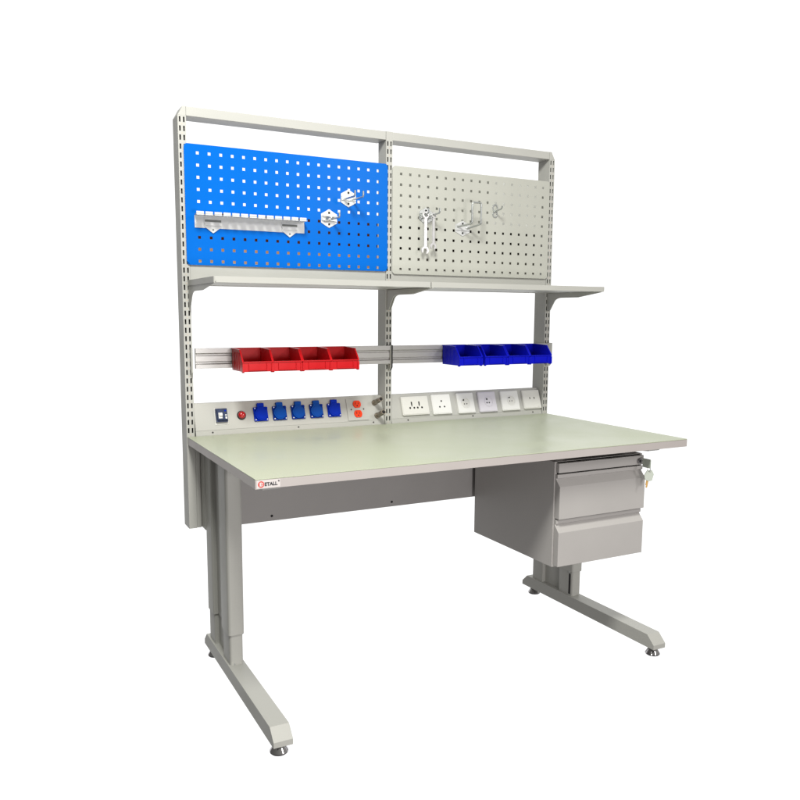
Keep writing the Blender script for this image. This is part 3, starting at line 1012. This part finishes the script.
# ------------------------------------------------------------------ world: bright white studio wrap behind, dimmer in front
w = bpy.data.worlds.new("World")
sc.world = w
w.use_nodes = True
nt = w.node_tree
for n in list(nt.nodes):
    nt.nodes.remove(n)
out = nt.nodes.new("ShaderNodeOutputWorld")
bg = nt.nodes.new("ShaderNodeBackground")
tc = nt.nodes.new("ShaderNodeTexCoord")
dp = nt.nodes.new("ShaderNodeVectorMath")
dp.operation = 'DOT_PRODUCT'
dp.inputs[1].default_value = V((0.46, 0.89, 0.0)).normalized()
mr = nt.nodes.new("ShaderNodeMapRange")
mr.interpolation_type = 'SMOOTHSTEP'
mr.inputs["From Min"].default_value = 0.36
mr.inputs["From Max"].default_value = 0.68
mix = nt.nodes.new("ShaderNodeMix")
mix.data_type = 'RGBA'
WB, WF, WU = 1.2, 0.26, 0.46
mix.inputs["B"].default_value = (WB, WB, WB, 1)
nt.links.new(tc.outputs["Generated"], dp.inputs[0])
sx = nt.nodes.new("ShaderNodeSeparateXYZ")
nt.links.new(tc.outputs["Generated"], sx.inputs[0])
mz = nt.nodes.new("ShaderNodeMapRange")
mz.interpolation_type = 'SMOOTHSTEP'
mz.inputs["From Min"].default_value = -0.15
mz.inputs["From Max"].default_value = 0.75
nt.links.new(sx.outputs["Z"], mz.inputs["Value"])
fr = nt.nodes.new("ShaderNodeMix")
fr.data_type = 'RGBA'
xm = nt.nodes.new("ShaderNodeMapRange")
xm.inputs["From Min"].default_value = -1.0
xm.inputs["From Max"].default_value = 1.0
xm.inputs["To Min"].default_value = 0.45
xm.inputs["To Max"].default_value = 1.45
nt.links.new(sx.outputs["X"], xm.inputs["Value"])
fr.inputs["A"].default_value = (WF, WF * 0.97, WF * 0.95, 1)
fr.inputs["B"].default_value = (WU, WU, WU * 0.92, 1)
nt.links.new(mz.outputs["Result"], fr.inputs["Factor"])
vs = nt.nodes.new("ShaderNodeVectorMath")
vs.operation = 'SCALE'
nt.links.new(fr.outputs["Result"], vs.inputs[0])
nt.links.new(xm.outputs["Result"], vs.inputs["Scale"])
nt.links.new(vs.outputs["Vector"], mix.inputs["A"])
nt.links.new(dp.outputs["Value"], mr.inputs["Value"])
nt.links.new(mr.outputs["Result"], mix.inputs["Factor"])
nt.links.new(mix.outputs["Result"], bg.inputs["Color"])
bg.inputs["Strength"].default_value = 1.0
nt.links.new(bg.outputs[0], out.inputs["Surface"])

def area(name, loc, target, size, energy, col):
    l = bpy.data.lights.new(name, 'AREA')
    l.shape = 'RECTANGLE'
    l.size, l.size_y = size
    l.energy = energy
    l.color = col
    o = bpy.data.objects.new(name, l)
    COL.objects.link(o)
    o.location = loc
    o.rotation_euler = (V(target) - V(loc)).to_track_quat('-Z', 'Y').to_euler()
    return o
area("key_softbox", (-0.28, -1.05, 2.85), (0.32, 0.55, 1.05), (0.5, 0.5), 76, (1.0, 0.995, 0.94))
area("fill_softbox", (2.04, -2.6, 2.28), (0.8, 0.6, 0.9), (0.45, 0.45), 20, (1.0, 0.96, 0.95))
area("added_front_fill", (0.3, -3.0, 0.70), (0.70, 0.5, 0.35), (0.8, 0.6), 46, (1.0, 0.96, 0.945))  # added lamp without a known source, brightens leg fronts and table edge

# ------------------------------------------------------------------ camera
fpx, cxp, cyp = 777.0146, 395.0881, 415.8564
yaw, pitch, roll = -0.4771, -0.1291, 0.0056
fw = V((-sin(yaw) * cos(pitch), cos(yaw) * cos(pitch), sin(pitch)))
rr = V((cos(yaw), sin(yaw), 0))
uu = rr.cross(fw)
ra = rr * cos(roll) + uu * sin(roll)
ua = -rr * sin(roll) + uu * cos(roll)
cam = bpy.data.cameras.new("camera")
co = bpy.data.objects.new("camera", cam)
COL.objects.link(co)
M = Matrix.Identity(4)
for i in range(3):
    M[i][0], M[i][1], M[i][2] = ra[i], ua[i], -fw[i]
M[0][3], M[1][3], M[2][3] = -0.5628, -1.8456, 1.4353 - 0.2633
co.matrix_world = M
cam.sensor_fit = 'HORIZONTAL'
cam.sensor_width = 36
cam.lens = fpx / 800 * 36
cam.shift_x = (400 - cxp) / 800
cam.shift_y = (cyp - 400) / 800
cam.clip_end = 500
sc.camera = co
sc.view_settings.view_transform = 'Standard'
sc.view_settings.look = 'None'
sc.view_settings.exposure = 0
sc.view_settings.gamma = 1
